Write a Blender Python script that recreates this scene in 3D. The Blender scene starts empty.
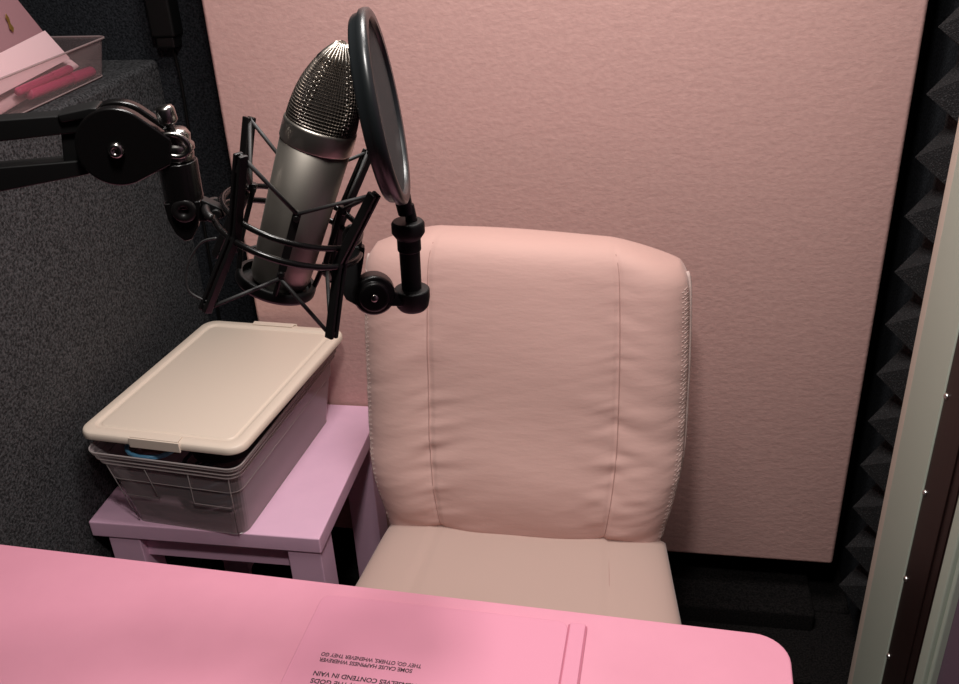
import bpy, bmesh, math, random
from mathutils import Vector, Matrix, noise
random.seed(4)
V = Vector
PI = math.pi
COL = bpy.context.scene.collection

# ------------------------------------------------------------------ camera model
F, CX, CY = 950.0, 479.5, 342.0
_d = V((570 - CX, -(2092 - CY), -F)).normalized()
RZ = -_d
RY = V((658 - CX, 184 + CY, -F)); RY = (RY - RZ * RY.dot(RZ)).normalized()
RX = RY.cross(RZ)
RM = Matrix((RX, RY, RZ))            # camera -> world
CAM = V((0, 0, 1.58))
def ray(px, py): return RM @ V((px - CX, -(py - CY), -F))
def atd(px, py, t): return CAM + ray(px, py) * (t / F)

# ------------------------------------------------------------------ object helpers
def tag(o, label=None, cat=None, group=None, kind=None):
    if label: o['label'] = label
    if cat: o['category'] = cat
    if group: o['group'] = group
    if kind: o['kind'] = kind
    return o
def thing(name, label, cat, loc=(0, 0, 0), group=None):
    o = bpy.data.objects.new(name, None); COL.objects.link(o)
    o.location = loc; o.empty_display_size = .05
    bpy.context.view_layer.update()
    return tag(o, label, cat, group)
def wloc(o):
    p = V((0, 0, 0))
    while o: p += o.location; o = o.parent
    return p
def obj(name, bm, mat, parent=None, smooth=False, bevel=0, bseg=2, label=None):
    """link a bmesh given in world coordinates as ONE mesh object"""
    me = bpy.data.meshes.new(name)
    off = wloc(parent) if parent else V((0, 0, 0))
    if parent: bmesh.ops.translate(bm, verts=bm.verts, vec=-off)
    else:
        pass
    bmesh.ops.recalc_face_normals(bm, faces=bm.faces)
    bm.to_mesh(me); bm.free()
    if smooth:
        for p in me.polygons: p.use_smooth = True
    me.materials.append(mat)
    o = bpy.data.objects.new(name, me); COL.objects.link(o)
    if parent: o.parent = parent
    if bevel:
        m = o.modifiers.new('bevel', 'BEVEL'); m.width = bevel; m.segments = bseg
        m.limit_method = 'ANGLE'; m.angle_limit = math.radians(35)
        for p in me.polygons: p.use_smooth = True
        m2 = o.modifiers.new('wn', 'WEIGHTED_NORMAL'); m2.keep_sharp = True
    if label: o['label'] = label
    return o
def frame(a, b):
    """orthonormal frame with z from a to b"""
    z = (b - a).normalized()
    x = z.orthogonal().normalized()
    return x, z.cross(x), z
def box(bm, c, s, R=None):
    c = V(c); hx, hy, hz = s[0] / 2, s[1] / 2, s[2] / 2
    vs = []
    for sx in (-1, 1):
        for sy in (-1, 1):
            for sz in (-1, 1):
                p = V((sx * hx, sy * hy, sz * hz))
                if R: p = R @ p
                vs.append(bm.verts.new(c + p))
    for f in ((0, 1, 3, 2), (4, 6, 7, 5), (0, 4, 5, 1), (2, 3, 7, 6), (0, 2, 6, 4), (1, 5, 7, 3)):
        bm.faces.new([vs[i] for i in f])
def bx(bm, x0, x1, y0, y1, z0, z1): box(bm, ((x0 + x1) / 2, (y0 + y1) / 2, (z0 + z1) / 2), (x1 - x0, y1 - y0, z1 - z0))
def cyl(bm, a, b, r0, r1=None, n=24, cap=True):
    a, b = V(a), V(b); r1 = r0 if r1 is None else r1
    x, y, z = frame(a, b)
    A = [bm.verts.new(a + (x * math.cos(2 * PI * i / n) + y * math.sin(2 * PI * i / n)) * r0) for i in range(n)]
    B = [bm.verts.new(b + (x * math.cos(2 * PI * i / n) + y * math.sin(2 * PI * i / n)) * r1) for i in range(n)]
    for i in range(n): bm.faces.new((A[i], A[(i + 1) % n], B[(i + 1) % n], B[i]))
    if cap: bm.faces.new(A[::-1]); bm.faces.new(B)
def lathe(bm, o, z, prof, n=40):
    """prof: list of (r, h) along axis z from o"""
    o = V(o); z = V(z).normalized(); x = z.orthogonal().normalized(); y = z.cross(x)
    rows = []
    for r, h in prof:
        if r < 1e-6: rows.append([bm.verts.new(o + z * h)])
        else: rows.append([bm.verts.new(o + z * h + (x * math.cos(2 * PI * i / n) + y * math.sin(2 * PI * i / n)) * r) for i in range(n)])
    for a, b in zip(rows, rows[1:]):
        for i in range(n):
            j = (i + 1) % n
            if len(a) == 1 and len(b) == 1: continue
            if len(a) == 1: bm.faces.new((a[0], b[j], b[i]))
            elif len(b) == 1: bm.faces.new((a[i], a[j], b[0]))
            else: bm.faces.new((a[i], a[j], b[j], b[i]))
def tube(bm, pts, r, n=10, closed=False):
    pts = [V(p) for p in pts]; N = len(pts)
    if N == 2 and not closed: cyl(bm, pts[0], pts[1], r, n=n); return
    rings = []; up = None
    for i, p in enumerate(pts):
        if closed: t = (pts[(i + 1) % N] - pts[i - 1]).normalized()
        else: t = (pts[min(i + 1, N - 1)] - pts[max(i - 1, 0)]).normalized()
        if up is None: up = t.orthogonal().normalized()
        up = (up - t * up.dot(t)).normalized()
        w = t.cross(up)
        rr = r(i / (N - 1)) if callable(r) else r
        rings.append([bm.verts.new(p + (up * math.cos(2 * PI * k / n) + w * math.sin(2 * PI * k / n)) * rr) for k in range(n)])
    M = N if closed else N - 1
    for i in range(M):
        a, b = rings[i], rings[(i + 1) % N]
        if closed and i == N - 1:
            k0 = min(range(n), key=lambda k: (b[k].co - a[0].co).length)
            b = b[k0:] + b[:k0]
        for k in range(n): bm.faces.new((a[k], a[(k + 1) % n], b[(k + 1) % n], b[k]))
    if not closed: bm.faces.new(rings[0][::-1]); bm.faces.new(rings[-1])
def prism(bm, pts, vec):
    a = [bm.verts.new(V(p)) for p in pts]; b = [bm.verts.new(V(p) + V(vec)) for p in pts]
    n = len(a)
    for i in range(n): bm.faces.new((a[i], a[(i + 1) % n], b[(i + 1) % n], b[i]))
    bm.faces.new(a[::-1]); bm.faces.new(b)
def rrect(cx, cy, w, h, r, n=6, rot=0):
    pts = []
    for (sx, sy, a0) in ((1, 1, 0), (-1, 1, PI / 2), (-1, -1, PI), (1, -1, 3 * PI / 2)):
        for i in range(n + 1):
            a = a0 + PI / 2 * i / n
            x = sx * (w / 2 - r) + r * math.cos(a); y = sy * (h / 2 - r) + r * math.sin(a)
            pts.append((cx + x * math.cos(rot) - y * math.sin(rot), cy + x * math.sin(rot) + y * math.cos(rot)))
    return pts
def catmull(pts, k=8, closed=False):
    pts = [V(p) for p in pts]; N = len(pts); out = []
    for i in range(N if closed else N - 1):
        p0 = pts[(i - 1) % N] if closed or i > 0 else pts[0]
        p1 = pts[i]; p2 = pts[(i + 1) % N]
        p3 = pts[(i + 2) % N] if closed or i + 2 < N else pts[-1]
        for j in range(k):
            t = j / k
            out.append(.5 * ((2 * p1) + (-p0 + p2) * t + (2 * p0 - 5 * p1 + 4 * p2 - p3) * t * t + (-p0 + 3 * p1 - 3 * p2 + p3) * t ** 3))
    if not closed: out.append(pts[-1])
    return out

# ------------------------------------------------------------------ materials
def mat(name, col, rough=.5, metal=0, spec=.5, **kw):
    m = bpy.data.materials.new(name); m.use_nodes = True
    b = m.node_tree.nodes['Principled BSDF']
    b.inputs['Base Color'].default_value = (*col, 1); b.inputs['Roughness'].default_value = rough
    b.inputs['Metallic'].default_value = metal; b.inputs['Specular IOR Level'].default_value = spec
    for k, v in kw.items(): b.inputs[k.replace('_', ' ')].default_value = v
    return m
def bump(m, scale, strength, dist=.001, stretch=(1, 1, 1), detail=4, colvar=None, rough=.6, kind='noise', cmin=.35, cmax=.65):
    nt = m.node_tree; L = nt.links; b = nt.nodes['Principled BSDF']
    tc = nt.nodes.new('ShaderNodeTexCoord'); mp = nt.nodes.new('ShaderNodeMapping')
    mp.inputs['Scale'].default_value = stretch
    L.new(tc.outputs['Object'], mp.inputs['Vector'])
    if kind == 'noise':
        t = nt.nodes.new('ShaderNodeTexNoise'); t.inputs['Detail'].default_value = detail; t.inputs['Roughness'].default_value = rough
        out = t.outputs['Fac']
    else:
        t = nt.nodes.new('ShaderNodeTexVoronoi'); out = t.outputs['Distance']
    t.inputs['Scale'].default_value = scale
    L.new(mp.outputs['Vector'], t.inputs['Vector'])
    bp = nt.nodes.new('ShaderNodeBump'); bp.inputs['Strength'].default_value = strength; bp.inputs['Distance'].default_value = dist
    L.new(out, bp.inputs['Height'])
    prev = b.inputs['Normal'].links
    if prev: L.new(prev[0].from_socket, bp.inputs['Normal'])
    L.new(bp.outputs['Normal'], b.inputs['Normal'])
    if colvar:
        r = nt.nodes.new('ShaderNodeValToRGB')
        r.color_ramp.elements[0].color = (*colvar[0], 1); r.color_ramp.elements[1].color = (*colvar[1], 1)
        r.color_ramp.elements[0].position = cmin; r.color_ramp.elements[1].position = cmax
        L.new(out, r.inputs['Fac']); L.new(r.outputs['Color'], b.inputs['Base Color'])
    return m
M = {}
M['carpet'] = bump(mat('dark_carpet', (.03, .03, .032), .95, spec=.15), 215, .9, .004, detail=3, colvar=((.016, .016, .017), (.094, .095, .100)), cmin=.36, cmax=.68)
M['carpet2'] = bump(mat('darker_carpet', (.02, .02, .024), .95, spec=.12), 240, .8, .003, detail=3, colvar=((.007, .008, .010), (.034, .037, .043)), cmin=.36, cmax=.68)
M['black_carpet'] = bump(mat('black_carpet', (.008, .007, .007), .95, spec=.08), 260, .8, .002, detail=3, colvar=((.003, .003, .003), (.016, .014, .014)))
M['floor'] = bump(mat('brown_floor', (.03, .025, .022), .8, spec=.2), 90, .3, .002, colvar=((.02, .016, .014), (.045, .036, .03)))
M['ceiling'] = bump(mat('ceiling_foam', (.05, .05, .052), .95), 120, .6, .004)
M['panel'] = bump(mat('pink_stucco_fabric', (.56, .345, .31), .85, spec=.2), 95, .20, .004, (1, 1, 1.4), detail=2, colvar=((.53, .322, .295), (.585, .362, .33)), cmin=.3, cmax=.7)
bump(M['panel'], 30, .13, .006, (1, 1, 2.2), detail=2)
M['wood'] = bump(mat('black_batten', (.012, .010, .010), .7), 60, .2, .001, (1, 1, .1))
M['foam'] = bump(mat('charcoal_foam', (.03, .03, .032), .95, spec=.25), 420, .9, .003, detail=2, colvar=((.012, .012, .013), (.055, .055, .057)), cmin=.52, cmax=.74)
M['cream'] = bump(mat('cream_paint', (.45, .50, .42), .5), 30, .06, .001)
M['beige'] = bump(mat('beige_paint', (.62, .53, .45), .55), 30, .06, .001)
M['seal'] = bump(mat('brown_black_seal', (.016, .006, .005), .45), 70, .2, .001, (1, 1, .05))
M['purple'] = bump(mat('purple_panel', (.14, .085, .125), .6), 40, .1, .001)
M['desk'] = bump(mat('pink_desk_laminate', (.80, .33, .43), .42, spec=.4), 8, .05, .001, colvar=((.715, .30, .40), (.75, .32, .425)))
M['desk_edge'] = bump(mat('pink_edge', (.80, .26, .34), .45), 20, .05, .001)
M['binder'] = bump(mat('pink_cover', (.74, .305, .42), .36, spec=.45), 14, .05, .001)
M['binder_line'] = mat('crease', (.48, .14, .21), .5)
M['ink'] = mat('black_ink', (.03, .012, .02), .6)
M['stool'] = bump(mat('mauve_stool_paint', (.66, .36, .46), .45), 12, .06, .001, colvar=((.84, .52, .69), (.88, .55, .72)))
M['chair'] = bump(mat('pink_microfibre', (.62, .395, .35), .75, spec=.2, Sheen_Weight=.15), 260, .12, .0006, detail=3)
bump(M['chair'], 26, .22, .004, (.6, 1, 2.2), detail=3)
M['chair_seat'] = bump(mat('beige_pink_microfibre', (.53, .38, .33), .75, spec=.2, Sheen_Weight=.15), 260, .12, .0006, detail=3)
M['seam'] = mat('dark_seam', (.42, .25, .22), .9)  # line along the seams, darker than the upholstery
M['thread'] = bump(mat('pale_thread', (.62, .47, .43), .8), 300, .2, .0005)
M['lid'] = bump(mat('cream_plastic', (.78, .66, .55), .42, spec=.4), 18, .04, .001)
M['black'] = bump(mat('black_plastic', (.004, .004, .004), .5, spec=.25), 90, .05, .0005)
M['black_gloss'] = bump(mat('black_gloss_metal', (.004, .0035, .0035), .25, spec=.35), 60, .02, .0005)
M['black_satin'] = bump(mat('black_satin_metal', (.005, .0045, .0045), .38, spec=.35), 90, .04, .0005)
M['cord'] = bump(mat('black_elastic', (.018, .017, .017), .6), 400, .2, .0003)
M['nickel'] = bump(mat('satin_nickel', (.36, .33, .29), .46, metal=1), 140, .04, .0003)
M['nickel_bright'] = bump(mat('bright_nickel', (.50, .46, .41), .36, metal=1), 140, .03, .0003)
M['mesh_wire'] = bump(mat('grille_wire', (.27, .235, .205), .38, metal=1), 140, .03, .0003)
M['grille_in'] = mat('grille_inner', (.035, .028, .025), .8)
M['chrome'] = bump(mat('chrome', (.30, .285, .27), .24, metal=1), 50, .02, .0003)
M['ring_grey'] = bump(mat('grey_black_ring', (.010, .012, .013), .33, spec=.5), 60, .03, .0004)
M['blue'] = bump(mat('blue_cable', (.10, .30, .48), .4), 100, .05, .0005)
M['navy'] = bump(mat('dark_cable', (.02, .03, .045), .5), 100, .05, .0005)
M['brown'] = bump(mat('brown_pouch', (.13, .055, .035), .6), 60, .2, .001)
M['blackcloth'] = bump(mat('black_cloth', (.006, .006, .007), .9), 90, .4, .001)
M['pale_pink'] = bump(mat('pale_pink_card', (.86, .60, .63), .55), 30, .05, .0005)
M['hot_pink'] = bump(mat('hot_pink_plastic', (.62, .06, .18), .4), 30, .05, .0005)
M['gold'] = mat('gold_foil', (.55, .36, .10), .35, metal=.8)
M['steel'] = bump(mat('screw_steel', (.7, .7, .68), .3, metal=1), 90, .05, .0003)
def clear(name, tint, fac, surf, rough=.15):
    m = bpy.data.materials.new(name); m.use_nodes = True; nt = m.node_tree; L = nt.links
    b = nt.nodes['Principled BSDF']; out = nt.nodes['Material Output']
    b.inputs['Base Color'].default_value = (*surf, 1); b.inputs['Roughness'].default_value = rough
    t = nt.nodes.new('ShaderNodeBsdfTransparent'); t.inputs['Color'].default_value = (*tint, 1)
    lw = nt.nodes.new('ShaderNodeLayerWeight'); lw.inputs['Blend'].default_value = .35
    mr = nt.nodes.new('ShaderNodeMapRange'); mr.inputs['To Min'].default_value = fac; mr.inputs['To Max'].default_value = min(1, fac + .45)
    mx = nt.nodes.new('ShaderNodeMixShader')
    L.new(lw.outputs['Facing'], mr.inputs['Value']); L.new(mr.outputs['Result'], mx.inputs['Fac'])
    L.new(t.outputs[0], mx.inputs[1]); L.new(b.outputs[0], mx.inputs[2]); L.new(mx.outputs[0], out.inputs['Surface'])
    return m
M['clear'] = clear('clear_tub_plastic', (.80, .75, .76), .30, (.50, .42, .43))
M['clear_rim'] = clear('clear_rim_plastic', (.8, .76, .75), .42, (.50, .44, .43))
M['clear2'] = clear('clear_tray_acrylic', (.86, .78, .78), .12, (.40, .30, .30), .08)
M['clear2_rim'] = clear('clear_tray_rim', (.8, .72, .72), .4, (.50, .38, .38), .1)
def netmat():
    m = bpy.data.materials.new('nylon_mesh'); m.use_nodes = True; nt = m.node_tree; L = nt.links
    b = nt.nodes['Principled BSDF']; b.inputs['Base Color'].default_value = (.022, .020, .021, 1); b.inputs['Roughness'].default_value = .8
    t = nt.nodes.new('ShaderNodeBsdfTransparent'); mx = nt.nodes.new('ShaderNodeMixShader')
    tc = nt.nodes.new('ShaderNodeTexCoord'); w = nt.nodes.new('ShaderNodeTexNoise'); w.inputs['Scale'].default_value = 900
    r = nt.nodes.new('ShaderNodeMapRange'); r.inputs['To Min'].default_value = .7; r.inputs['To Max'].default_value = .98
    L.new(tc.outputs['Object'], w.inputs['Vector']); L.new(w.outputs['Fac'], r.inputs['Value']); L.new(r.outputs['Result'], mx.inputs['Fac'])
    L.new(t.outputs[0], mx.inputs[1]); L.new(b.outputs[0], mx.inputs[2]); L.new(mx.outputs[0], nt.nodes['Material Output'].inputs['Surface'])
    return m
M['net'] = netmat()

# ================================================================== SETTING
BACK = 1.83; LEFT = -.978; LEFT2 = -1.36; RIGHT = .487; TOP = 2.35; FRONT = -.75; LEDGE = 1.197
def struct(name, bm, m, **kw):
    o = obj(name, bm, m, **kw); o['kind'] = 'structure'; return o
bm = bmesh.new(); bx(bm, LEFT2 - .05, .95, FRONT - .05, BACK + .05, -.05, 0); struct('floor', bm, M['floor'])
bm = bmesh.new(); bx(bm, LEFT2 - .05, .95, FRONT - .05, BACK + .05, TOP, TOP + .05); struct('ceiling', bm, M['ceiling'])
bm = bmesh.new(); bx(bm, LEFT2, .9, BACK, BACK + .05, 0, TOP); struct('wall_back', bm, M['carpet2'])
bm = bmesh.new(); bx(bm, LEFT2 - .05, LEFT2, FRONT, BACK, 0, TOP); struct('wall_left', bm, M['carpet2'])
bm = bmesh.new(); bx(bm, LEFT2, .95, FRONT - .05, FRONT, 0, TOP); struct('wall_front', bm, M['carpet2'])
# carpet-covered half-height ledge along the left side
bm = bmesh.new(); bx(bm, LEFT2, LEFT, FRONT, BACK, 0, LEDGE)
struct('trim_1', bm, M['carpet'], bevel=.012, bseg=4)
# right wall: carpeted wall behind the foam, then the door frame nearer the camera
bm = bmesh.new(); bx(bm, RIGHT, RIGHT + .06, 1.40, BACK, 0, TOP); struct('wall_right', bm, M['carpet2'])
bm = bmesh.new(); bx(bm, .40, RIGHT, 1.66, BACK, 0, .02); bx(bm, LEFT, .40, 1.60, BACK, 0, .06)
struct('baseboard_back', bm, M['black_carpet'], bevel=.008)
bm = bmesh.new(); bx(bm, LEFT, RIGHT + .02, 1.455, BACK, 0, .012)
struct('trim_2', bm, M['black_carpet'], bevel=.004)
# door frame strips (all stand along the right side)
bm = bmesh.new(); bx(bm, .440, .54, 1.264, 1.412, 0, TOP); struct('trim_3', bm, M['cream'], bevel=.003)
bm = bmesh.new(); bx(bm, .4415, .53, 1.412, 1.440, 0, TOP); bx(bm, .446, .53, 1.440, 1.459, 0, TOP)
struct('trim_4', bm, M['beige'], bevel=.004)
bm = bmesh.new(); bx(bm, .4425, .55, 1.128, 1.264, 0, TOP); bx(bm, .4400, .4425, 1.165, 1.180, 0, TOP); bx(bm, .4410, .4425, 1.135, 1.150, 0, TOP)
struct('trim_5', bm, M['seal'], bevel=.002)
bm = bmesh.new(); bx(bm, .440, .54, 1.096, 1.128, 0, TOP); bx(bm, .446, .54, 1.085, 1.096, 0, TOP); struct('trim_6', bm, M['cream'], bevel=.003)
bm = bmesh.new(); bx(bm, .456, .54, FRONT, 1.085, 0, TOP); struct('door_1', bm, M['purple'])
for k in range(-2, 9):
    z = .827 - .1735 * k
    if z < .05: continue
    s = bmesh.new(); lathe(s, (.4425, 1.2560, z), (-1, 0, 0), [(.0052, 0), (.005, .0016), (.0032, .0034), (0, .0042)], 16)
    o = obj('screw', s, M['steel'], smooth=True)
    o.parent = bpy.data.objects['trim_5']

# ---------------------------------------------------------------- acoustic foam with pyramids on the right wall
def foam_tile(y0, y1, z0, nz, label):
    P = .1008; ny = round((y1 - y0) / P)
    bm = bmesh.new(); x0 = RIGHT; xb = RIGHT - .010; xt = .4265
    hb = .0395
    for i in range(ny):
        for j in range(nz):
            cy = y1 - (i + .5) * P; cz = z0 + (j + .5) * P
            q = [bm.verts.new((xb, cy + a_ * hb, cz + b_ * hb)) for a_, b_ in ((-1, -1), (1, -1), (1, 1), (-1, 1))]
            m_ = [bm.verts.new((xt + .004, cy + a_ * .003, cz + b_ * .003)) for a_, b_ in ((-1, -1), (1, -1), (1, 1), (-1, 1))]
            t_ = bm.verts.new((xt, cy, cz))
            for k in range(4):
                bm.faces.new((q[k], q[(k + 1) % 4], m_[(k + 1) % 4], m_[k])); bm.faces.new((m_[k], m_[(k + 1) % 4], t_))
            bm.faces.new(q)
    # base slab
    bx(bm, xb - .0002, x0, y1 - ny * P, y1, z0, z0 + nz * P)
    o = obj('acoustic_foam_tile', bm, M['foam'])
    tag(o, label, 'foam')
foam_tile(1.5196, 1.6204, (.1245), 6, 'lower charcoal pyramid foam strip beside the cream door frame')
foam_tile(1.5196, 1.6204, (.1245) + 6 * .1008 + .0005, 6, 'middle charcoal pyramid foam strip beside the cream door frame, above the lower one')
foam_tile(1.5196, 1.6204, (.1245) + 12 * .1008 + .001, 6, 'uppermost charcoal pyramid foam strip, at the top right edge')

# ================================================================== PINK WALL PANEL
t = thing('sound_absorber', 'large dusty pink fabric covered acoustic panel on the back wall', 'panel', (-.177, 1.70, .15))
bm = bmesh.new(); bx(bm, -.786, .432, 1.66, 1.715, .15, 2.28)
obj('fabric_face', bm, M['panel'], t, bevel=.008, bseg=4)
bm = bmesh.new()
for x in (-.70, -.177, .35): bx(bm, x - .03, x + .03, 1.715, BACK, .20, 2.2)
obj('batten_frame', bm, M['wood'], t)

# black tube hanging in the back corner with its cord
t = thing('strip_light', 'black slim strip light housing hanging in the back left corner', 'light', (-.935, 1.80, 1.225))
bm = bmesh.new(); bx(bm, -.962, -.911, 1.785, 1.829, 1.245, 1.75); obj('housing', bm, M['black'], t, bevel=.006)
bm = bmesh.new(); bx(bm, -.956, -.917, 1.79, 1.826, 1.224, 1.246); obj('end_cap', bm, M['black_satin'], t, bevel=.004)
bm = bmesh.new(); tube(bm, catmull([(-.936, 1.815, 1.23), (-.935, 1.822, 1.15), (-.943, 1.824, .98), (-.95, 1.824, .75), (-.96, 1.824, .45)]), .0035)
obj('cord', bm, M['black'], t, smooth=True)

# ================================================================== DESK
DR = math.radians(-2.6)
cd, sd = math.cos(DR), math.sin(DR)
DO = V((.186, .846, 0))                      # far right corner of the desk
def D(x, y, z): return V((DO.x + x * cd - y * sd, DO.y + x * sd + y * cd, z))
desk = thing('desk', 'bright pink desk with rounded corner in the foreground', 'desk', (-.38, .55, 0))
W_, H_ = 1.135, .62
def dpoly(inset=0, r=.04):
    return [D(x - W_ / 2, y - H_ / 2, 0) for x, y in rrect(0, 0, W_ - 2 * inset, H_ - 2 * inset, r, 8)]
bm = bmesh.new(); pts = [V((p.x, p.y, .716)) for p in dpoly()]; prism(bm, pts, (0, 0, .024))
obj('desktop', bm, M['desk'], desk, bevel=.003, bseg=3)
for (x, y) in ((-.07, -.07), (-.07, -.55), (-1.06, -.07), (-1.06, -.55)):
    bm = bmesh.new(); p = D(x, y, 0); cyl(bm, (p.x, p.y, .0), (p.x, p.y, .716), .018, .024)
    obj('leg', bm, M['desk_edge'], desk, smooth=False)

# ---------------------------------------------------------------- binder with printed quotes
bd = thing('binder', 'thin pink binder with upside-down printed sayings lying on the desk', 'binder', (-.21, .70, .74))
BR = math.radians(-2.2)
def B(x, y): return (-.376 + x * math.cos(BR) - y * math.sin(BR), .8455 + x * math.sin(BR) + y * math.cos(BR))
def bpoly(x0, x1, y0, y1, r, only_left=False):
    out = []
    for x, y in rrect((x0 + x1) / 2, (y0 + y1) / 2, x1 - x0, y1 - y0, r, 5): out.append(B(x, y))
    return out
bm = bmesh.new(); prism(bm, [(x, y, .7402) for x, y in bpoly(0, .3085, -.24, 0, .013)], (0, 0, .0050))
obj('cover', bm, M['binder'], bd, bevel=.0012)
bm = bmesh.new(); prism(bm, [(x, y, .7402) for x, y in bpoly(.3100, .3285, -.24, 0, .002)], (0, 0, .0046))
obj('spine', bm, M['binder'], bd, bevel=.0012)
bm = bmesh.new(); prism(bm, [(x, y, .7402) for x, y in bpoly(.3080, .3105, -.238, -.002, .001)], (0, 0, .003))
prism(bm, [(x, y, .7402) for x, y in bpoly(.3282, .3305, -.238, -.002, .001)], (0, 0, .003))
obj('hinge_crease', bm, M['binder_line'], bd)
bm = bmesh.new(); pl_ = bpoly(0, .3085, -.24, 0, .013); tube(bm, [V((x, y, .7406)) for x, y in pl_[7:]], .0011, 6)
obj('cover_edge', bm, M['binder_line'], bd)
def text_line(s, xr, y, width, height):
    """upside-down line (read from the chair), flush at its reading end xr, baseline at world y (far side)"""
    cu = bpy.data.curves.new('txt', 'FONT'); cu.body = s; cu.size = 1; cu.resolution_u = 3; cu.offset = .022
    to = bpy.data.objects.new('txt', cu); COL.objects.link(to)
    bpy.context.view_layer.update()
    me = bpy.data.meshes.new_from_object(to.evaluated_get(bpy.context.evaluated_depsgraph_get()))
    bpy.data.objects.remove(to)
    xs = [v.co.x for v in me.vertices]; x0, x1 = min(xs), max(xs)
    sx = width / (x1 - x0); sy = height / .70
    a = BR + PI
    bmt = bmesh.new(); bmt.from_mesh(me)
    for v in bmt.verts:
        lx = (v.co.x - x1) * sx; ly = v.co.y * sy      # reading end at 0
        v.co = V((xr + lx * math.cos(a) - ly * math.sin(a), y + lx * math.sin(a) + ly * math.cos(a), .74545))
    obj('printed_text', bmt, M['ink'], bd)
text_line('THEY GO; OTHERS, WHENEVER THEY GO', -.3478, .7522, .120, .0054)
text_line('SOME CAUSE HAPPINESS WHEREVER', -.3478, .7440, .111, .0054)
text_line('THEMSELVES CONTEND IN VAIN', -.3478, .7242, .126, .0063)
text_line('AGAINST STUPIDITY, THE GODS', -.3478, .7135, .130, .0063)
bpy.context.view_layer.update()

# ================================================================== STOOL / SIDE TABLE
st = thing('side_table', 'small square mauve pink side table in the back left corner', 'table', (-.757, 1.44, 0))
SX0, SX1, SY0, SY1, SZ = -.975, -.535, 1.223, 1.655, .50
bm = bmesh.new(); bx(bm, SX0, SX1, SY0, SY1, SZ - .034, SZ); obj('tabletop', bm, M['stool'], st, bevel=.003)
LW = .062
for (x, y) in ((SX0 + .030, SY0 + .003), (SX1 - LW - .003, SY0 + .003), (SX0 + .030, SY1 - LW - .003), (SX1 - LW - .016, SY1 - LW - .003)):
    bm = bmesh.new(); bx(bm, x, x + LW, y, y + LW, 0, SZ - .034); obj('leg', bm, M['stool'], st, bevel=.002)
bm = bmesh.new()
bx(bm, SX0 + .07, SX1 - LW - .003, SY0 + .02, SY0 + .036, SZ - .085, SZ - .034)
bx(bm, SX0 + .07, SX1 - LW - .003, SY1 - .036, SY1 - .02, SZ - .085, SZ - .034)
bx(bm, SX0 + .03, SX0 + .046, SY0 + .06, SY1 - .06, SZ - .085, SZ - .034)
obj('apron', bm, M['stool'], st)

# ================================================================== STORAGE BOX
BA = math.radians(-5.3)
box_o = V((-.7790, 1.2265, .5003))      # middle of the bottom front edge
def BX(x, y, z): return V((box_o.x + x * math.cos(BA) - y * math.sin(BA), box_o.y + x * math.sin(BA) + y * math.cos(BA), box_o.z + z))
tub = thing('storage_tub', 'clear plastic storage tub standing on the mauve side table', 'storage box', tuple(BX(0, .2, 0)))
def tub_loop(h, w, y0, y1, r): return [BX(x, y, h) for x, y in rrect(0, (y0 + y1) / 2, w, y1 - y0, r, 6)]
def tub_dims(h):                       # h 0..1
    return .220 + .046 * h, 0 - .026 * h, .388 + .022 * h
TH = .172
def loft(bm, loops, close_first=True):
    R = [[bm.verts.new(p) for p in l] for l in loops]; n = len(R[0])
    for a, b in zip(R, R[1:]):
        for i in range(n): bm.faces.new((a[i], a[(i + 1) % n], b[(i + 1) % n], b[i]))
    if close_first: bm.faces.new(R[0][::-1])
    return R
prof = [(0, 0), (.006, -.002), (.62, 0), (.63, .004), (.84, .004), (.845, .010), (.90, .011), (.905, .015), (.96, .016), (.965, .020), (1.0, .021)]
loops = []
for h, o in prof:
    w, y0, y1 = tub_dims(h)
    loops.append(tub_loop(h * TH, w + o, y0 - o / 2, y1 + o / 2, .022))
bm = bmesh.new(); loft(bm, loops)
obj('body', bm, M['clear'], tub, smooth=False)
bm = bmesh.new()
for h, o, r in ((.845, .012, .0011), (.905, .017, .0011), (.965, .021, .0011), (1.0, .022, .0016), (.625, .004, .0008)):
    w, y0, y1 = tub_dims(h); tube(bm, tub_loop(h * TH, w + o, y0 - o / 2, y1 + o / 2, .022), r, 6, closed=True)
# embossed frames on the front wall
def front_pt(x, h):
    w, y0, y1 = tub_dims(h); return BX(x, y0 - .0045, h * TH)
for s in (-1, 1):
    tube(bm, [front_pt(s * .042, .84), front_pt(s * .034, .42), front_pt(s * .105, .42)], .0009, 6)
    w, y0, y1 = tub_dims(.84)
    tube(bm, [BX(s * (w / 2 - .012), y0 - .003, .84 * TH), BX(s * (.109 - .010), -.001, .003)], .0009, 6)
obj('rim', bm, M['clear_rim'], tub, smooth=True)
# lid : tilted up a little at the front
LO = [V(p) for p in ((-.9474, 1.2216, .7005), (-.631, 1.1835, .7100), (-.5783, 1.6202, .7042), (-.8947, 1.6584, .6960))]
lu = (LO[1] - LO[0]).normalized(); lv0 = (LO[3] - LO[0]); lv = (lv0 - lu * lv0.dot(lu)).normalized(); lw = lu.cross(lv)
Lc = (LO[0] + LO[1] + LO[2] + LO[3]) / 4; LWd = .319; LLn = .440
def lidloop(ins, h, r): return [Lc + lu * x + lv * y + lw * h for x, y in rrect(0, 0, LWd - 2 * ins, LLn - 2 * ins, max(r - ins, .004), 8)]
bm = bmesh.new()
r0 = .030
loft(bm, [lidloop(.003, -.016, r0), lidloop(0, -.014, r0), lidloop(0, -.006, r0), lidloop(.002, -.002, r0), lidloop(.006, 0, r0),
          lidloop(.019, 0, r0 + .01), lidloop(.023, -.0035, r0 + .01), lidloop(.028, -.0035, r0 + .012), lidloop(.030, -.0015, r0 + .012)], False)
top = bm.verts[:]
n = 36
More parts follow.
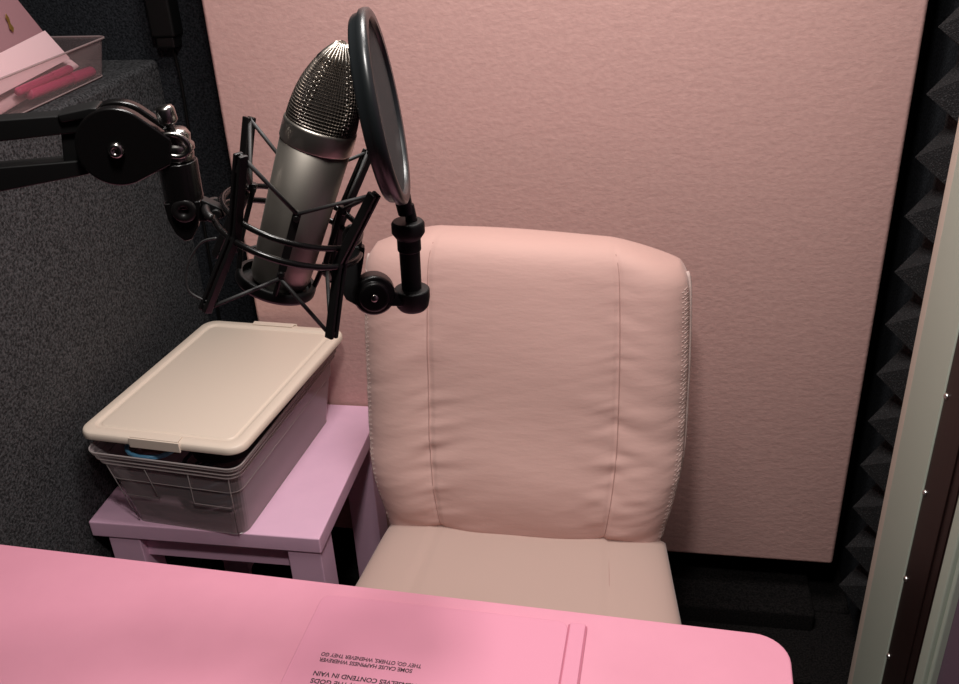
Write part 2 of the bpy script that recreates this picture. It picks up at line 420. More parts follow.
bm.verts.ensure_lookup_table()
last = [bm.verts[i] for i in range(8 * n, 9 * n)]
bm.faces.new(last)
lidp = obj('lid', bm, M['lid'], None, smooth=True)
m = lidp.modifiers.new('sol', 'SOLIDIFY'); m.thickness = .002; m.offset = -1
m = lidp.modifiers.new('bev', 'BEVEL'); m.width = .0012; m.segments = 2; m.limit_method = 'ANGLE'
lidp.name = 'storage_tub_lid'
lt = thing('tub_lid', 'cream plastic lid resting unlatched on the clear storage tub', 'lid', tuple(Lc))
lidp.name = 'lid_plate'; lidp.parent = lt; lidp.location = -Lc
bm = bmesh.new()     # front latch tab
prism(bm, [Lc + lu * x + lv * y + lw * .0008 for x, y in ((-.048, -.2205), (.046, -.2205), (.044, -.202), (-.046, -.202))], lw * .0016)
prism(bm, [Lc + lu * x + lv * y + lw * .0008 for x, y in ((-.050, -.2228), (.048, -.2228), (.048, -.2195), (-.050, -.2195))], lw * -.0185)
obj('latch', bm, M['lid'], lt, bevel=.0015)
bm = bmesh.new()
prism(bm, [Lc + lu * x + lv * y + lw * .0008 for x, y in ((-.048, .2205), (.046, .2205), (.044, .206), (-.046, .206))], lw * .0016)
prism(bm, [Lc + lu * x + lv * y + lw * .0008 for x, y in ((-.050, .2228), (.048, .2228), (.048, .2195), (-.050, .2195))], lw * -.0185)
obj('latch', bm, M['lid'], lt, bevel=.0015)

# contents of the tub
def coil(name, label, pts_fn, r, m, turns=3, cat='cable'):
    bm = bmesh.new(); pts = [pts_fn(i / (turns * 22)) for i in range(turns * 22 + 1)]
    tube(bm, pts, r, 8)
    return tag(obj(name, bm, m, smooth=True), label, cat)
coil('coiled_cable', 'light blue cable looped just under the front of the cream lid', lambda t: BX(-.050 + .046 * math.cos(t * 2 * PI * 2.5 + .3), .026 + .046 * math.sin(t * 2 * PI * 2.5 + .3), .158 + .004 * t + .003 * math.sin(t * 31)), .0034, M['blue'], 2)
coil('coiled_cable', 'dark cable coiled at the bottom inside the clear tub', lambda t: BX(.02 + (.062 + .008 * math.sin(t * 9)) * math.cos(t * 2 * PI * 4), .10 + (.082 + .006 * math.cos(t * 13)) * math.sin(t * 2 * PI * 4), .030 + .050 * t + .008 * math.sin(t * 47)), .0042, M['navy'], 4)
def lump(name, label, cat, c, s, m, seed=0, wob=.18):
    bm = bmesh.new(); bmesh.ops.create_icosphere(bm, subdivisions=4, radius=1)
    for v in bm.verts:
        p = v.co.copy(); q = V([math.copysign(abs(a) ** .6, a) for a in p])
        k = 1 + wob * noise.noise(p * 1.7 + V((seed, 0, 0)))
        v.co = BX(c[0] + q.x * s[0] * k, c[1] + q.y * s[1] * k, c[2] + q.z * s[2] * k)
    return tag(obj(name, bm, m, smooth=True), label, cat)
lump('cloth_bag', 'black cloth bag filling the clear tub under the lid', 'bag', (.030, .215, .128), (.080, .150, .036), M['blackcloth'], 3)
lump('pouch', 'small brown pouch at the front of the clear tub under the lid', 'pouch', (-.045, .035, .148), (.035, .016, .009), M['brown'], 7)

# ================================================================== CHAIR
ch = thing('office_chair', 'dusty pink upholstered office chair with high padded back', 'chair', (-.18, 1.12, 0))
us1, us2 = -.545, .585
def back_pt(u, v, side):
    zb = .455
    sh = max(0, (abs(u) - .55) / .45)
    zt = .999 - .016 * max(0, (u + .3) / .9) ** 1.6 - (.026 if u > 0 else .036) * sh ** 1.4
    z = zb + (zt - zb) * v
    hw = .2435 + .0325 * math.sin(min(1, v * 2.3) * PI / 2) ** 1.2 - .012 * max(0, v - .6) ** 2 * 4
    hw -= .014 * max(0, (v - .90) / .10) ** 3
    xc = -.1915
    x = xc + hw * u
    yc = 1.322 + .105 * v + .018 * abs(u) ** 3
    ex = 1 - abs(u) ** 12; ev = 1 - v ** 30
    T = .008 + .040 * (max(0, ex) ** .5) * (max(0, ev) ** .5)
    if side > 0: return V((x, yc + T * .8 + .01, z))
    # puffs between the seams, seam grooves, gathers
    g = 0
    for us in (us1, us2): g += math.exp(-((u - us) / .013) ** 2)
    puff = .010 * math.cos(max(-1, min(1, u / .57)) * PI / 2) if abs(u) < .57 else .008 * math.sin((abs(u) - .57) / .43 * PI)
    lum = .018 * math.exp(-((v - .22) / .16) ** 2)
    near = sum(math.exp(-abs(u - us) / .16) for us in (us1, us2)) + .9 * math.exp(-(1 - abs(u)) / .10)
    low = .35 + 1.0 * math.exp(-((v - .28) / .30) ** 2)
    wr = noise.noise(V((u * 2.6 + 3, v * 17 + abs(u) * 2.5, 2.2))) + .5 * noise.noise(V((u * 4.1, v * 36 - u * 4, 7.7)))
    wr2 = noise.noise(V((u * 1.3 + 9, v * 3.0 + u * .8, 4.4)))
    fold = math.exp(-((v - (.055 + .05 * u * u)) / .018) ** 2) * .006
    y = yc - T - puff - lum + g * .0030 - wr * .0052 * near * low - wr2 * .005 * (1 - abs(u) ** 4) + fold * (1 - u ** 4)
    return V((x, y, z))
NU, NV = 150, 170
bm = bmesh.new(); G = {}
def um(i): 
    a = -1 + 2 * i / NU; return math.sin(a * PI / 2) * .35 + a * .65
def vm(j):
    b = j / NV; return b * .8 + .2 * math.sin(b * PI / 2)
for s in (-1, 1):
    for i in range(NU + 1):
        for j in range(NV + 1):
            G[s, i, j] = bm.verts.new(back_pt(um(i), vm(j), s))
    for i in range(NU):
        for j in range(NV):
            bm.faces.new((G[s, i, j], G[s, i + 1, j], G[s, i + 1, j + 1], G[s, i, j + 1]))
for i in range(NU):
    for j in (0, NV): bm.faces.new((G[-1, i, j], G[-1, i + 1, j], G[1, i + 1, j], G[1, i, j]))
for j in range(NV):
    for i in (0, NU): bm.faces.new((G[-1, i, j], G[-1, i, j + 1], G[1, i, j + 1], G[1, i, j]))
back = obj('backrest', bm, M['chair'], ch, smooth=True)
for us in (us1, us2):
    bm = bmesh.new(); tube(bm, [back_pt(us + (.012 * math.sin(j / 40 * PI)) * (-1 if us < 0 else 1), .03 + .955 * j / 40, -1) + V((0, -.0004, 0)) for j in range(41)], .0009, 6)
    obj('seam', bm, M['seam'], back, smooth=True)
for su in (-1, 1):
    bm = bmesh.new()
    path = [(back_pt(su, v, -1) * .5 + back_pt(su, v, 1) * .5) for v in [j / 60 for j in range(59)]]
    tube(bm, path, .0045, 8)
    for j in range(110):
        v = .06 + .88 * j / 110
        a = back_pt(su * (.955 + .015 * (j % 2)), v, -1); b = back_pt(su * .992, v + .004, -1)
        tube(bm, [a + V((0, -.0006, 0)), b + V((su * .0006, -.0002, 0))], .0007, 4)
    obj('piping', bm, M['thread'], back, smooth=True)
# seat cushion
def seat_pt(u, v, side):       # v 0 back .. 1 front
    hw = .246 + .040 * min(1, v * 1.5) - .05 * max(0, (v - .85) / .15) ** 2
    x = -.185 + hw * u
    y = 1.318 - .49 * v
    ex = 1 - abs(u) ** 8; ev = (1 - v ** 10) * (1 - (1 - v) ** 24)
    T = .012 + .033 * math.sqrt(max(0, ex)) * math.sqrt(max(0, ev))
    if side < 0: return V((x, y, .455 - T * .7))
    g = sum(math.exp(-((u - us) / .02) ** 2) for us in (-.60, .60 - .05 * v))
    return V((x, y, .455 + T + .004 * (1 - u * u) - .003 * g + .0015 * noise.noise(V((u * 3, v * 4, 1)))))
bm = bmesh.new(); G = {}; N1 = 70
for s in (-1, 1):
    for i in range(N1 + 1):
        for j in range(N1 + 1): G[s, i, j] = bm.verts.new(seat_pt(um(i * NU / N1), .5 - .5 * math.cos(j / N1 * PI), s))
    for i in range(N1):
        for j in range(N1): bm.faces.new((G[s, i, j], G[s, i + 1, j], G[s, i + 1, j + 1], G[s, i, j + 1]))
for i in range(N1):
    for j in (0, N1):
        bm.faces.new((G[-1, i, j], G[-1, i + 1, j], G[1, i + 1, j], G[1, i, j]))
        bm.faces.new((G[-1, j, i], G[-1, j, i + 1], G[1, j, i + 1], G[1, j, i]))
seat = obj('seat', bm, M['chair_seat'], ch, smooth=True, label='slightly tanner seat cushion')
for sg in (-.60, .60):
    bm = bmesh.new(); tube(bm, [seat_pt(sg - (.05 * v if sg > 0 else 0), v, 1) + V((0, 0, -.0005)) for v in [.02 + .94 * k / 30 for k in range(31)]], .0009, 6)
    obj('seam', bm, M['seam'], seat, smooth=True)
bm = bmesh.new(); cyl(bm, (-.18, 1.1, .10), (-.18, 1.1, .40), .025); bx(bm, -.26, -.10, 1.0, 1.2, .398, .43)
obj('gas_column', bm, M['black_satin'], ch)
bm = bmesh.new(); bx(bm, -.215, -.145, 1.19, 1.36, .405, .425); bx(bm, -.215, -.145, 1.362, 1.374, .405, .62)
obj('back_bracket', bm, M['black_satin'], ch, bevel=.003)
for k in range(5):
    a = k * 2 * PI / 5 + .5; d = V((math.cos(a), math.sin(a), 0)); c = V((-.18, 1.1, 0))
    bm = bmesh.new(); tube(bm, [c + V((0, 0, .105)), c + d * .12 + V((0, 0, .095)), c + d * .24 + V((0, 0, .068))], lambda t: .020 - .006 * t, 10)
    lg = obj('base_leg', bm, M['black_satin'], ch, smooth=True)
    bm = bmesh.new(); q = d.cross(V((0, 0, 1))); e = c + d * .24
    cyl(bm, e + q * .018 + V((0, 0, .027)), e + q * .004 + V((0, 0, .027)), .026); cyl(bm, e - q * .018 + V((0, 0, .027)), e - q * .004 + V((0, 0, .027)), .026)
    obj('caster', bm, M['black'], lg)

# ================================================================== TRAY ON THE LEDGE
tr = thing('organizer_tray', 'clear acrylic organizer tray on top of the dark carpeted ledge', 'tray', (-1.09, 1.45, LEDGE))
ZL = LEDGE + .0006
def tray_loop(h, o, r=.018): return [V((x, y, ZL + h)) for x, y in rrect(-1.095, 1.432, .17 + 2 * o, .490 + 2 * o, r, 6)]
bm = bmesh.new(); loft(bm, [tray_loop(0, -.002), tray_loop(.003, 0), tray_loop(.066, .010), tray_loop(.070, .013)])
obj('body', bm, M['clear2'], tr)
bm = bmesh.new(); tube(bm, tray_loop(.070, .013), .0018, 8, closed=True); tube(bm, tray_loop(.003, 0), .0012, 8, closed=True)
obj('rim', bm, M['clear2_rim'], tr, smooth=True)
def slab(name, label, cat, corners, th, m, bev=.002):
    cs = [V(c) for c in corners]; n = (cs[1] - cs[0]).cross(cs[2] - cs[0]).normalized()
    bm = bmesh.new(); prism(bm, cs, n * -th)
    o = obj(name, bm, m, bevel=bev); return tag(o, label, cat)
# contents of the tray
nb = thing('pink_card', 'pale pink card with a gold mark and painted-in shade on its upper part, leaning in the clear tray', 'card', (-1.05, 1.45, 1.22))
def quad(cs, th=.0016):
    bm = bmesh.new(); cs = [V(c) for c in cs]; n = (cs[1] - cs[0]).cross(cs[2] - cs[0]).normalized(); prism(bm, cs, n * -th); return bm
M['shaded_pink_card'] = bump(mat('shaded_pink_card', (.34, .18, .20), .55), 30, .05, .0005)  # card pink darkened, the shadow over its upper part is in the colour
obj('lit_leaf', quad([(-1.030, 1.345, 1.232), (-1.030, 1.606, 1.246), (-1.038, 1.565, 1.302), (-1.038, 1.35, 1.286)]), M['pale_pink'], nb, label='pale pink lit part of the card')
obj('shaded_leaf', quad([(-1.040, 1.30, 1.232), (-1.040, 1.606, 1.246), (-1.060, 1.505, 1.405), (-1.060, 1.25, 1.385)]), M['shaded_pink_card'], nb)  # upper part of the same card, its shade painted as a darker leaf
bm = bmesh.new()
P0 = V((-1.0505, 1.487, 1.330)); 
pl = [(0, .014), (.0035, .006), (.002, -.002), (.006, -.010), (.001, -.016), (-.004, -.010), (-.002, 0), (-.004, .008)]
prism(bm, [P0 + V((.0035 - b * .125, a, b)) for a, b in pl], (-.001, 0, 0))
obj('gold_mark', bm, M['gold'], nb)
bm = bmesh.new()
cs = [V(c) for c in ((-1.034, 1.37, 1.200), (-1.034, 1.645, 1.222), (-1.044, 1.632, 1.240), (-1.044, 1.37, 1.225))]
prism(bm, cs, (-.016, 0, .003))
tag(obj('notebook', bm, M['pale_pink'], bevel=.006, bseg=4), 'pale pink rounded notebook lying low inside the clear tray', 'notebook')
def marker(a, b, r, label):
    a, b = V(a), V(b); d = (b - a).normalized(); L = (b - a).length
    t = thing('marker_pen', label, 'pen', tuple(a))
    bm = bmesh.new(); lathe(bm, a, d, [(0, 0), (r * .9, .001), (r, .004), (r, L * .62), (r * .92, L * .63)], 20); obj('barrel', bm, M['hot_pink'], t, smooth=True)
    bm = bmesh.new(); lathe(bm, a, d, [(r * 1.08, L * .62), (r * 1.1, L * .64), (r * 1.05, L * .97), (r * .8, L), (0, L)], 20); obj('cap', bm, M['hot_pink'], t, smooth=True)
marker((-1.022, 1.450, 1.2195), (-1.022, 1.655, 1.2115), .0095, 'hot pink marker pen lowest in the clear tray, under the other marker')
marker((-1.0235, 1.425, 1.2300), (-1.0235, 1.590, 1.2310), .0072, 'hot pink marker pen lying highest in the tray, on top of the other marker')

# ================================================================== MICROPHONE GROUP
VD = V((-.31, .95, 0)).normalized()
mp0 = atd(279, 282, .677); mp1 = atd(343, 41, .603); mp1 = mp0 + (mp1 - mp0).normalized() * .1758
MW = (mp1 - mp0).normalized(); MV = (VD - MW * VD.dot(MW)).normalized(); MU = MV.cross(MW)
def ML(u, v, w): return mp0 + MU * u + MV * v + MW * w
mic = thing('microphone', 'large satin nickel studio microphone with metal mesh head', 'microphone', tuple(mp0))
R0 = .0235
bm = bmesh.new(); lathe(bm, mp0, MW, [(0, -.001), (.010, -.001), (.0170, 0), (.0192, .0015), (.0208, .006), (R0 + .0004, .1042), (R0 - .0008, .1049)], 64)
obj('body', bm, M['nickel'], mic, smooth=True)
bm = bmesh.new(); lathe(bm, mp0, MW, [(R0 - .001, .1045), (R0 + .0006, .1047), (R0 + .0012, .1057), (R0 + .0012, .1175), (R0 + .0010, .1190), (R0 - .0005, .1197), (R0 - .003, .1190)], 64)
obj('collar', bm, M['nickel_bright'], mic, smooth=True)
def grille(w, a, ins=0):
    t = w                                             # 0..1
    tt = min(t, .9995)
    A = .0234 * (1 - tt ** 1.9) ** .72; Bv = .0234 * (1 - tt ** 1.7) ** .85
    e = 2 + 1.6 * min(1, t * 2.2)
    c, s = math.cos(a), math.sin(a)
    r = (abs(c) ** e + abs(s) ** e) ** (-1 / e)
    return ML((A - ins) * r * c, (Bv - ins) * r * s, .1188 + .0565 * t)
bm = bmesh.new(); NA, NT = 76, 34; rows = []
for j in range(NT + 1): rows.append([bm.verts.new(grille(math.sin(j / NT * PI / 2) * .5 * .992 + j / NT * .5 * .992, 2 * PI * i / NA)) for i in range(NA)])
for a, b in zip(rows, rows[1:]):
    for i in range(NA): bm.faces.new((a[i], a[(i + 1) % NA], b[(i + 1) % NA], b[i]))
g = obj('mesh_grille', bm, M['mesh_wire'], mic)
m = g.modifiers.new('wire', 'WIREFRAME'); m.thickness = .00085; m.use_even_offset = False
bm = bmesh.new(); rows = []
for j in range(17): rows.append([bm.verts.new(grille(j / 16 * .985, 2 * PI * i / 48, .0016)) for i in range(48)])
for a, b in zip(rows, rows[1:]):
    for i in range(48): bm.faces.new((a[i], a[(i + 1) % 48], b[(i + 1) % 48], b[i]))
bm.faces.new(rows[-1])
obj('inner_screen', bm, M['grille_in'], g, smooth=True)
bm = bmesh.new()     # bright crimped corners of the head and the wires gathered over its top
for a0 in (PI * .27, PI * .73, -PI * .27, -PI * .73):
    for j in range(15):
        for k in (0, 1):
            t = .03 + .82 * (j + .5 * k) / 15
            p = grille(t, a0 + (.13 * k + .20 * t) * (1 if abs(a0) < PI / 2 else -1) * (1 if a0 > 0 else -1))
            bmesh.ops.create_icosphere(bm, subdivisions=1, radius=.00072, matrix=Matrix.Translation(p))
for i in range(30):
    a_ = 2 * PI * (i + .5) / 30
    tube(bm, [grille(t, a_, -.0002) for t in (.74, .82, .89, .94, .97)], .00055, 6)
obj('crimped_edge', bm, M['nickel_bright'], g, smooth=True)

# ---------------------------------------------------------------- shock mount
MC = .0440
sm = thing('shock_mount', 'black spider shock mount with elastic cords around the microphone', 'mic mount', tuple(ML(0, 0, MC)))
def SL(u, v, w): return ML(u - .0022, v, MC + w)
HS = .0425
corners = {(-1, -1): (-.057, .055), (1, -1): (-.056, .053), (-1, 1): (-.055, .054), (1, 1): (-.053, .054)}
SR = Matrix((MU, MV, MW)).transposed()
for (su, sv), (w0, w1) in corners.items():
    bm = bmesh.new()
    HM, WM = .0350, -.002
    def rp(w):                       # the bar is pinched in at the hoops
        k = (w - WM) / ((w1 if w > WM else w0) - WM)
        return HM + (HS + .0005 - HM) * k
    for off in (-.0023, .0023):
        tx, ty = V((-sv, su, 0)).normalized().xy * off
        for wa, wb in ((w0, WM + .001), (WM - .001, w1)):
            pa = SL(su * rp(wa) + tx, sv * rp(wa) + ty, wa); pb = SL(su * rp(wb) + tx, sv * rp(wb) + ty, wb)
            zz_ = (pb - pa).normalized(); tt_ = (MU * -sv + MV * su).normalized(); rr_ = tt_.cross(zz_).normalized(); tt_ = zz_.cross(rr_)
            box(bm, (pa + pb) / 2, (.0064, .0028, (pb - pa).length), Matrix((rr_, tt_, zz_)).transposed())
    kx = SR @ Matrix.Rotation(math.atan2(sv, su), 3, 'Z')
    for w in (w0 + .003, WM, w1 - .010): box(bm, SL(su * rp(w), sv * rp(w), w), (.0050, .0070, .0050), kx)
    obj('outer_bar', bm, M['black_satin'], sm, bevel=.0006)
for (r, w, th) in ((.0510, -.005, .0023), (.0480, .0075, .0021)):
    bm = bmesh.new(); tube(bm, [SL(r * math.cos(a), r * math.sin(a), w) for a in [2 * PI * k / 64 for k in range(64)]], th, 10, closed=True)
    obj('hoop', bm, M['black_gloss'], sm, smooth=True)
inner = [(0, -.0300), (0, .0300), (-.0300, 0), (.0300, 0)]
IT, IB = .019, -.023
for (iu, iv) in inner:
    bm = bmesh.new(); k = SR @ Matrix.Rotation(math.atan2(iv, iu), 3, 'Z')
    box(bm, SL(iu, iv, 0), (.0035, .0055, IT - IB), k)
    for w in (IT, IB):
        cyl(bm, SL(iu * .93, iv * .93, w), SL(iu * 1.14, iv * 1.14, w), .0022, n=12)
        cyl(bm, SL(iu * 1.02, iv * 1.02, w + (.0045 if w > 0 else -.0045)), SL(iu * 1.02, iv * 1.02, w), .0028, n=12)
    # strip down to the cup under the microphone
    tube(bm, [SL(iu * .97, iv * .97, IB), SL(iu * .92, iv * .92, -.036), SL(iu * .87, iv * .87, -.0460)], .0020, 8)
    obj('inner_bar', bm, M['black_satin'], sm, bevel=.0004)
bm = bmesh.new(); lathe(bm, SL(0, 0, 0), MW, [(.0246, -.0400), (.0275, -.0400), (.0286, -.0418), (.0286, -.0465), (.0265, -.0490), (.010, -.0495), (0, -.0495), (0, -.0460), (.0246, -.0457), (.0246, -.0400)], 56)
obj('base_cup', bm, M['black'], sm, smooth=False, bevel=.0006)
for (iu, iv) in inner:
    for (su, sv), (w0, w1) in corners.items():
        if (iu and su * iu < 0) or (iv and sv * iv < 0): continue
        for wi, wo in ((IT, w1 - .001), (IB, w0 + .001)):
            a = SL(iu * 1.08, iv * 1.08, wi + (.003 if wi > 0 else -.003)); b = SL(su * HS, sv * HS, wo)
            bm = bmesh.new(); tube(bm, [a, a.lerp(b, .5), b], .00145, 6)
            obj('elastic_cord', bm, M['cord'], sm, smooth=True)
# loose loop of cord at the lower left
bm = bmesh.new()
lp = [SL(-.0425, -.0425, -.050), SL(-.056, -.040, -.046), SL(-.060, -.038, -.030), SL(-.055, -.038, -.012), SL(-.046, -.042, -.004)]
tube(bm, catmull(lp, 8), .0008, 6); obj('loose_cord', bm, M['cord'], sm, smooth=True)
# bracket from hoop to swivel
def vplane(px, py, P, N=VD):
    r = ray(px, py); return CAM + r * ((P - CAM).dot(N) / r.dot(N))
SWp = ML(-.066, 0, MC + .002)
def sw(px, py, off=0): return vplane(px, py, SWp) - VD * off
bm = bmesh.new()
prism(bm, [sw(190, 192, .005), sw(222, 206, .005), sw(226, 214, .005), sw(215, 219, .005), sw(192, 219, .005)], VD * .010)
cyl(bm, sw(217, 211, .008), sw(217, 211, -.008), .0035, n=16)
obj('bracket', bm, M['black'], sm, bevel=.0008)
bm = bmesh.new(); tube(bm, [SL(-.0510 - .006 * math.sin(t), .016 * math.cos(t) - .004, -.003 + .0025) for t in [PI * k / 12 for k in range(13)]], .0030, 8)
obj('hoop_clip', bm, M['black_satin'], sm, smooth=True)

# ---------------------------------------------------------------- boom arm
JP = sw(119, 142)
arm = thing('boom_arm', 'black parallel-bar microphone boom arm reaching in from the left', 'mic arm', (-.88, .50, .74))
def AP(px, py, off=0): return vplane(px, py, JP) - VD * off
def arm_bar(pts, th, name, m, off=0):
    bm = bmesh.new(); prism(bm, [AP(x, y, th / 2 + off) for x, y in pts], VD * th); return obj(name, bm, m, arm, bevel=.0012)
elbow = JP + (AP(0, 152) - JP).normalized() * .44
# long bars extended out of the picture to the elbow
def bar_ext(p_top0, p_top1, p_bot0, p_bot1, name):
    a, b, c, d = AP(*p_top0), AP(*p_top1), AP(*p_bot0), AP(*p_bot1)
    L = .32
    a2 = a + (a - b).normalized() * L; c2 = c + (c - d).normalized() * L
    bm = bmesh.new(); o = VD * .008
    prism(bm, [b - o, a2 - o, c2 - o, d - o], VD * .016); obj(name, bm, M['black'], arm, bevel=.0012)
    return (a2 + c2) / 2
e1 = bar_ext((0, 117), (96, 110), (0, 139), (96, 128), 'upper_bar')
e2 = bar_ext((0, 164), (96, 156), (0, 189), (92, 171), 'lower_bar')
arm_bar([(62, 124), (96, 118), (100, 166), (66, 166)], .012, 'joint_block', M['black'])
arm_bar([(60, 111), (92, 104), (100, 104), (100, 114), (64, 119)], .020, 'joint_cap', M['black'])
cc = AP(120, 142); rr = .0252
rim_pts = []
nx = (AP(218, 140) - cc); up = V((0, 0, 1))
ax = (AP(168, 146) - cc).normalized(); az = VD.cross(ax); az = az if az.z > 0 else -az
neck = (cc - AP(174, 148)).length
def disc_profile(r, nl, nh):
    pts = []
    a0 = math.acos(min(1, (r - nh) / nl)) if nl > r else .8
    k = 40
    for i in range(k + 1):
        a = a0 + (2 * PI - 2 * a0) * i / k
        pts.append((r * math.cos(a), r * math.sin(a)))
    pts += [(nl, -nh), (nl, nh)]
    return pts
for nm, off, th in (('side_plate', .0135, .009), ('side_plate', -.0045, .009)):
    bm = bmesh.new(); prism(bm, [cc + ax * x + az * z - VD * off for x, z in disc_profile(rr, neck, .0085)], VD * th)
    obj(nm, bm, M['black_gloss'], arm, bevel=.0016, bseg=3)
bm = bmesh.new(); prism(bm, [cc + ax * x + az * z - VD * .0046 for x, z in disc_profile(rr * .7, neck * .98, .007)], VD * .0092)
obj('joint_core', bm, M['black'], arm)
bm = bmesh.new(); hc = AP(120, 144); lathe(bm, hc - VD * .0132, -VD, [(.0052, 0), (.0052, .002), (.0040, .0038), (.0022, .0040), (.0020, .0022), (0, .0020)], 24)
obj('bolt_head', bm, M['chrome'], arm, smooth=True)
# swivel : knurled collar, thumb screw, barrel
s0 = sw(175, 128); s1 = sw(177, 160); s2 = sw(187, 214); s3 = sw(190, 236)
bd_ = (s2 - s1).normalized()
bm = bmesh.new(); lathe(bm, s0, (s1 - s0), [(0, 0), (.007, 0), (.0095, .003), (.0095, .0085), (.0115, .0095), (.0118, .0125), (.0108, .0140), (.0112, .0155), (.0112, .0195), (.0105, .0205), (0, .0205)], 28)
obj('swivel_collar', bm, M['chrome'], arm, smooth=True)
bm = bmesh.new()
cR = s0 + (s1 - s0).normalized() * .0085
# flattened ring facing the camera
rg = []
for k in range(28):
    a = 2 * PI * k / 28
    rg.append(cR - VD * .0105 + MU * (.0098 * math.cos(a)) + MW * (.0072 * math.sin(a)))
tube(bm, rg, .0019, 8, closed=True)
obj('lock_ring', bm, M['chrome'], arm, smooth=True)
bm = bmesh.new(); a = sw(173, 131, .004); b = sw(165, 107, .004)
lathe(bm, a, (b - a), [(.0028, 0), (.0028, .006), (.0045, .0062), (.0062, .0078), (.0062, .0155), (.0050, .0175), (0, .0178)], 24)
obj('thumb_screw', bm, M['chrome'], arm, smooth=True)
bm = bmesh.new(); lathe(bm, s1, bd_, [(0, 0), (.0130, 0), (.0128, .030), (.0120, .0305)], 32)
y_ = (VD - bd_ * VD.dot(bd_)).normalized(); x_ = y_.cross(bd_)
lo = s1 + bd_ * .026
prism(bm, [lo + x_ * a_ + bd_ * b_ - y_ * .0102 for a_, b_ in ((-.0120, 0), (.0120, 0), (.0112, .012), (.0078, .022), (.003, .0275), (-.002, .0265), (-.0075, .018), (-.0102, .008))], y_ * .0204)
obj('barrel', bm, M['black_gloss'], arm, bevel=.0012)
bm = bmesh.new(); a = sw(186, 205, .0104); lathe(bm, a, -VD, [(.0082, 0), (.0082, .0016), (.0072, .0026), (.0035, .003), (.003, .0015), (0, .0012)], 24)
obj('pivot_cap', bm, M['black_satin'], arm, smooth=True)
# elbow and lower arm down to the clamp (outside the frame)
el = (e1 + e2) / 2
bm = bmesh.new(); prism(bm, [el + ax * x + az * z - VD * .012 for x, z in [(.034 * math.cos(q), .034 * math.sin(q)) for q in [2 * PI * k / 32 for k in range(32)]]], VD * .024)
obj('elbow_plate', bm, M['black'], arm, bevel=.001)
clampp = V((el.x - .05, el.y - .02, .80))
clampp.x = max(clampp.x, -.90)
for off in (-.014, .014):
    bm = bmesh.new(); tube(bm, [el + V((off, 0, 0)), clampp + V((off, 0, 0))], .008, 8); obj('lower_arm_bar', bm, M['black'], arm)
bm = bmesh.new(); cyl(bm, (clampp.x, clampp.y, .7402), (clampp.x, clampp.y, .81), .022); bx(bm, clampp.x - .03, clampp.x + .03, clampp.y - .03, clampp.y + .03, .7402, .752)
obj('desk_clamp', bm, M['black'], arm, bevel=.002)

# ---------------------------------------------------------------- pop filter
pf = thing('pop_filter', 'round black pop filter standing to the right of the microphone', 'pop filter', tuple(atd(411, 297, .692)))
pt_, pb_ = atd(356, 11, .585), atd(401, 197, .655)
pc = (pt_ + pb_) / 2; E1 = (pb_ - pt_).normalized(); PR = (pb_ - pt_).length / 2
tocam = (CAM - pc).normalized()
side = E1.cross(tocam).normalized()
if side.x < 0: side = -side
tc_ = side.cross(E1).normalized()
if tc_.dot(tocam) < 0: tc_ = -tc_
PN = (side * math.cos(math.radians(7.5)) + tc_ * math.sin(math.radians(7.5))).normalized()
pc = pc + PN * .0055
bm = bmesh.new()
lathe(bm, pc, PN, [(PR - .0065, .0012), (PR - .0025, .0016), (PR - .0004, .0004), (PR, -.002), (PR - .0006, -.0050), (PR - .0022, -.0056), (PR - .0030, -.0095), (PR - .0045, -.0112), (PR - .0070, -.0115), (PR - .0078, -.0105), (PR - .0078, -.0005), (PR - .0065, .0012)], 96)
obj('hoop_frame', bm, M['ring_grey'], pf, smooth=True)
for h in (-.0015, -.0095):
    bm = bmesh.new(); lathe(bm, pc, PN, [(0, h), (PR * .5, h + .0002), (PR - .0070, h)], 72); obj('nylon_mesh', bm, M['net'], pf, smooth=True)
tp = [atd(x, y, t) for x, y, t in ((405, 200, .655), (408, 226, .668), (411, 240, .673), (412, 292, .692))]
bm = bmesh.new()
cyl(bm, atd(402, 195, .656), atd(406, 214, .663), .0060, .0055, 20)
cyl(bm, atd(409, 204, .660), atd(412, 224, .668), .0034, .0045, 14)
obj('neck_clip', bm, M['black_gloss'], pf, bevel=.0006)
axis = (tp[3] - tp[1]).normalized()
bm = bmesh.new(); lathe(bm, tp[1] - axis * .004, axis, [(0, 0), (.0105, 0), (.0118, .002), (.0118, .0085), (.0095, .012), (.0085, .013), (.0085, .022), (.0075, .0225), (.0072, .060), (0, .060)], 32)
obj('stem', bm, M['black'], pf, smooth=False, bevel=.0005)
kn = atd(412, 292, .692)
zz = (V((0, 0, 1)) * .97 + MW * .1).normalized()
bm = bmesh.new(); lathe(bm, kn - zz * .0135, zz, [(0, 0), (.0095, 0), (.0118, .003), (.0130, .0095), (.0130, .0160), (.0115, .0170), (0, .0170)], 32)
obj('stem_socket', bm, M['black'], pf, bevel=.0006)
kp = atd(374, 294, .682)
kd = (CAM - kp); kd.z *= .25; kd = kd.normalized()
bm = bmesh.new(); mid = atd(394, 297, .709)
prism(bm, [atd(x, y, t) + kd * .006 for x, y, t in ((378, 286, .683), (400, 291, .689), (404, 304, .690), (380, 304, .684))], kd * -.012)
obj('link', bm, M['black'], pf, bevel=.0012)
bm = bmesh.new(); lathe(bm, kp - kd * .010, kd, [(0, 0), (.0145, 0), (.0150, .002), (.0150, .013), (.0138, .015), (.0110, .0155), (.0105, .019), (.0085, .020), (0, .020)], 36)
obj('clamp_knob', bm, M['black_satin'], pf, smooth=False, bevel=.0005)
bm = bmesh.new(); lathe(bm, kp + kd * .0095, kd, [(.0030, 0), (.0030, .0012), (.0018, .0022), (0, .0024)], 16)
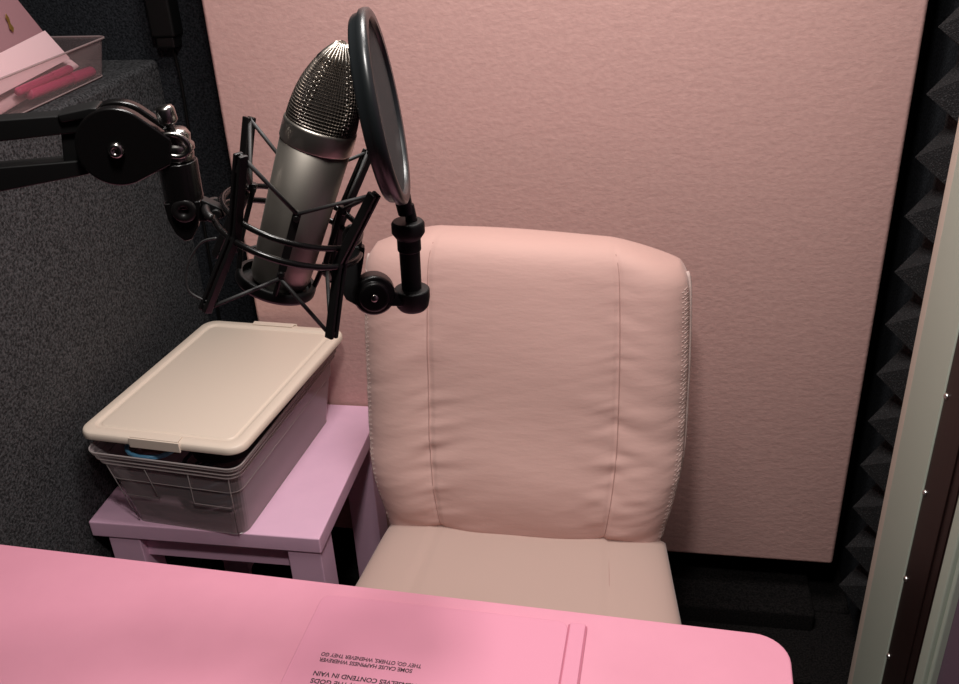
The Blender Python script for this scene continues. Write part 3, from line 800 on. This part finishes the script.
obj('clamp_screw', bm, M['chrome'], pf, smooth=True)
bm = bmesh.new()
prism(bm, [atd(x, y, t) + kd * .005 for x, y, t in ((346, 243, .672), (365, 246, .673), (363, 262, .677), (360, 278, .680), (366, 280, .681), (380, 283, .683), (378, 306, .685), (360, 306, .684), (346, 298, .681), (340, 286, .678))], kd * -.011)
obj('side_arm', bm, M['black'], pf, bevel=.0014)
bm = bmesh.new(); q = [SL(.0585, .010 * s + .004, -.003) for s in (-1, 1)]
rg = [atd(352 + 7 * math.cos(a), 240 + 13 * math.sin(a), .672) for a in [2 * PI * k / 24 for k in range(24)]]
tube(bm, rg, .0024, 8, closed=True); obj('hoop_clip', bm, M['black_satin'], pf, smooth=True)

# ================================================================== LIGHTS
def area(name, loc, target, size, power, col, sy=None, spread=None):
    l = bpy.data.lights.new(name, 'AREA'); l.energy = power; l.color = col; l.size = size
    if sy: l.shape = 'RECTANGLE'; l.size_y = sy
    if spread: l.spread = spread
    o = bpy.data.objects.new(name, l); COL.objects.link(o); o.location = loc
    o.rotation_euler = (V(target) - V(loc)).to_track_quat('-Z', 'Y').to_euler(); return o
area('ceiling_lamp', (-.10, .32, 2.22), (-.15, 1.0, .6), .13, 11.5, (1, .945, .91))
area('overhead_fill', (-.15, 1.05, 2.30), (-.15, 1.1, 0), .45, 18.5, (1, .945, .91))  # added overhead fill, lifts level surfaces and the top of the panel
w = bpy.data.worlds.new('world'); bpy.context.scene.world = w; w.use_nodes = True
w.node_tree.nodes['Background'].inputs[0].default_value = (.5, .45, .45, 1); w.node_tree.nodes['Background'].inputs[1].default_value = .3

# ================================================================== CAMERA
cam = bpy.data.cameras.new('camera'); co = bpy.data.objects.new('camera', cam); COL.objects.link(co)
cam.sensor_width = 36; cam.sensor_fit = 'HORIZONTAL'; cam.lens = F / 959 * 36; cam.clip_start = .02
co.matrix_world = Matrix.Translation(CAM) @ RM.to_4x4()
bpy.context.scene.camera = co
sc = bpy.context.scene
sc.view_settings.view_transform = 'Standard'; sc.view_settings.look = 'None'; sc.view_settings.exposure = 0
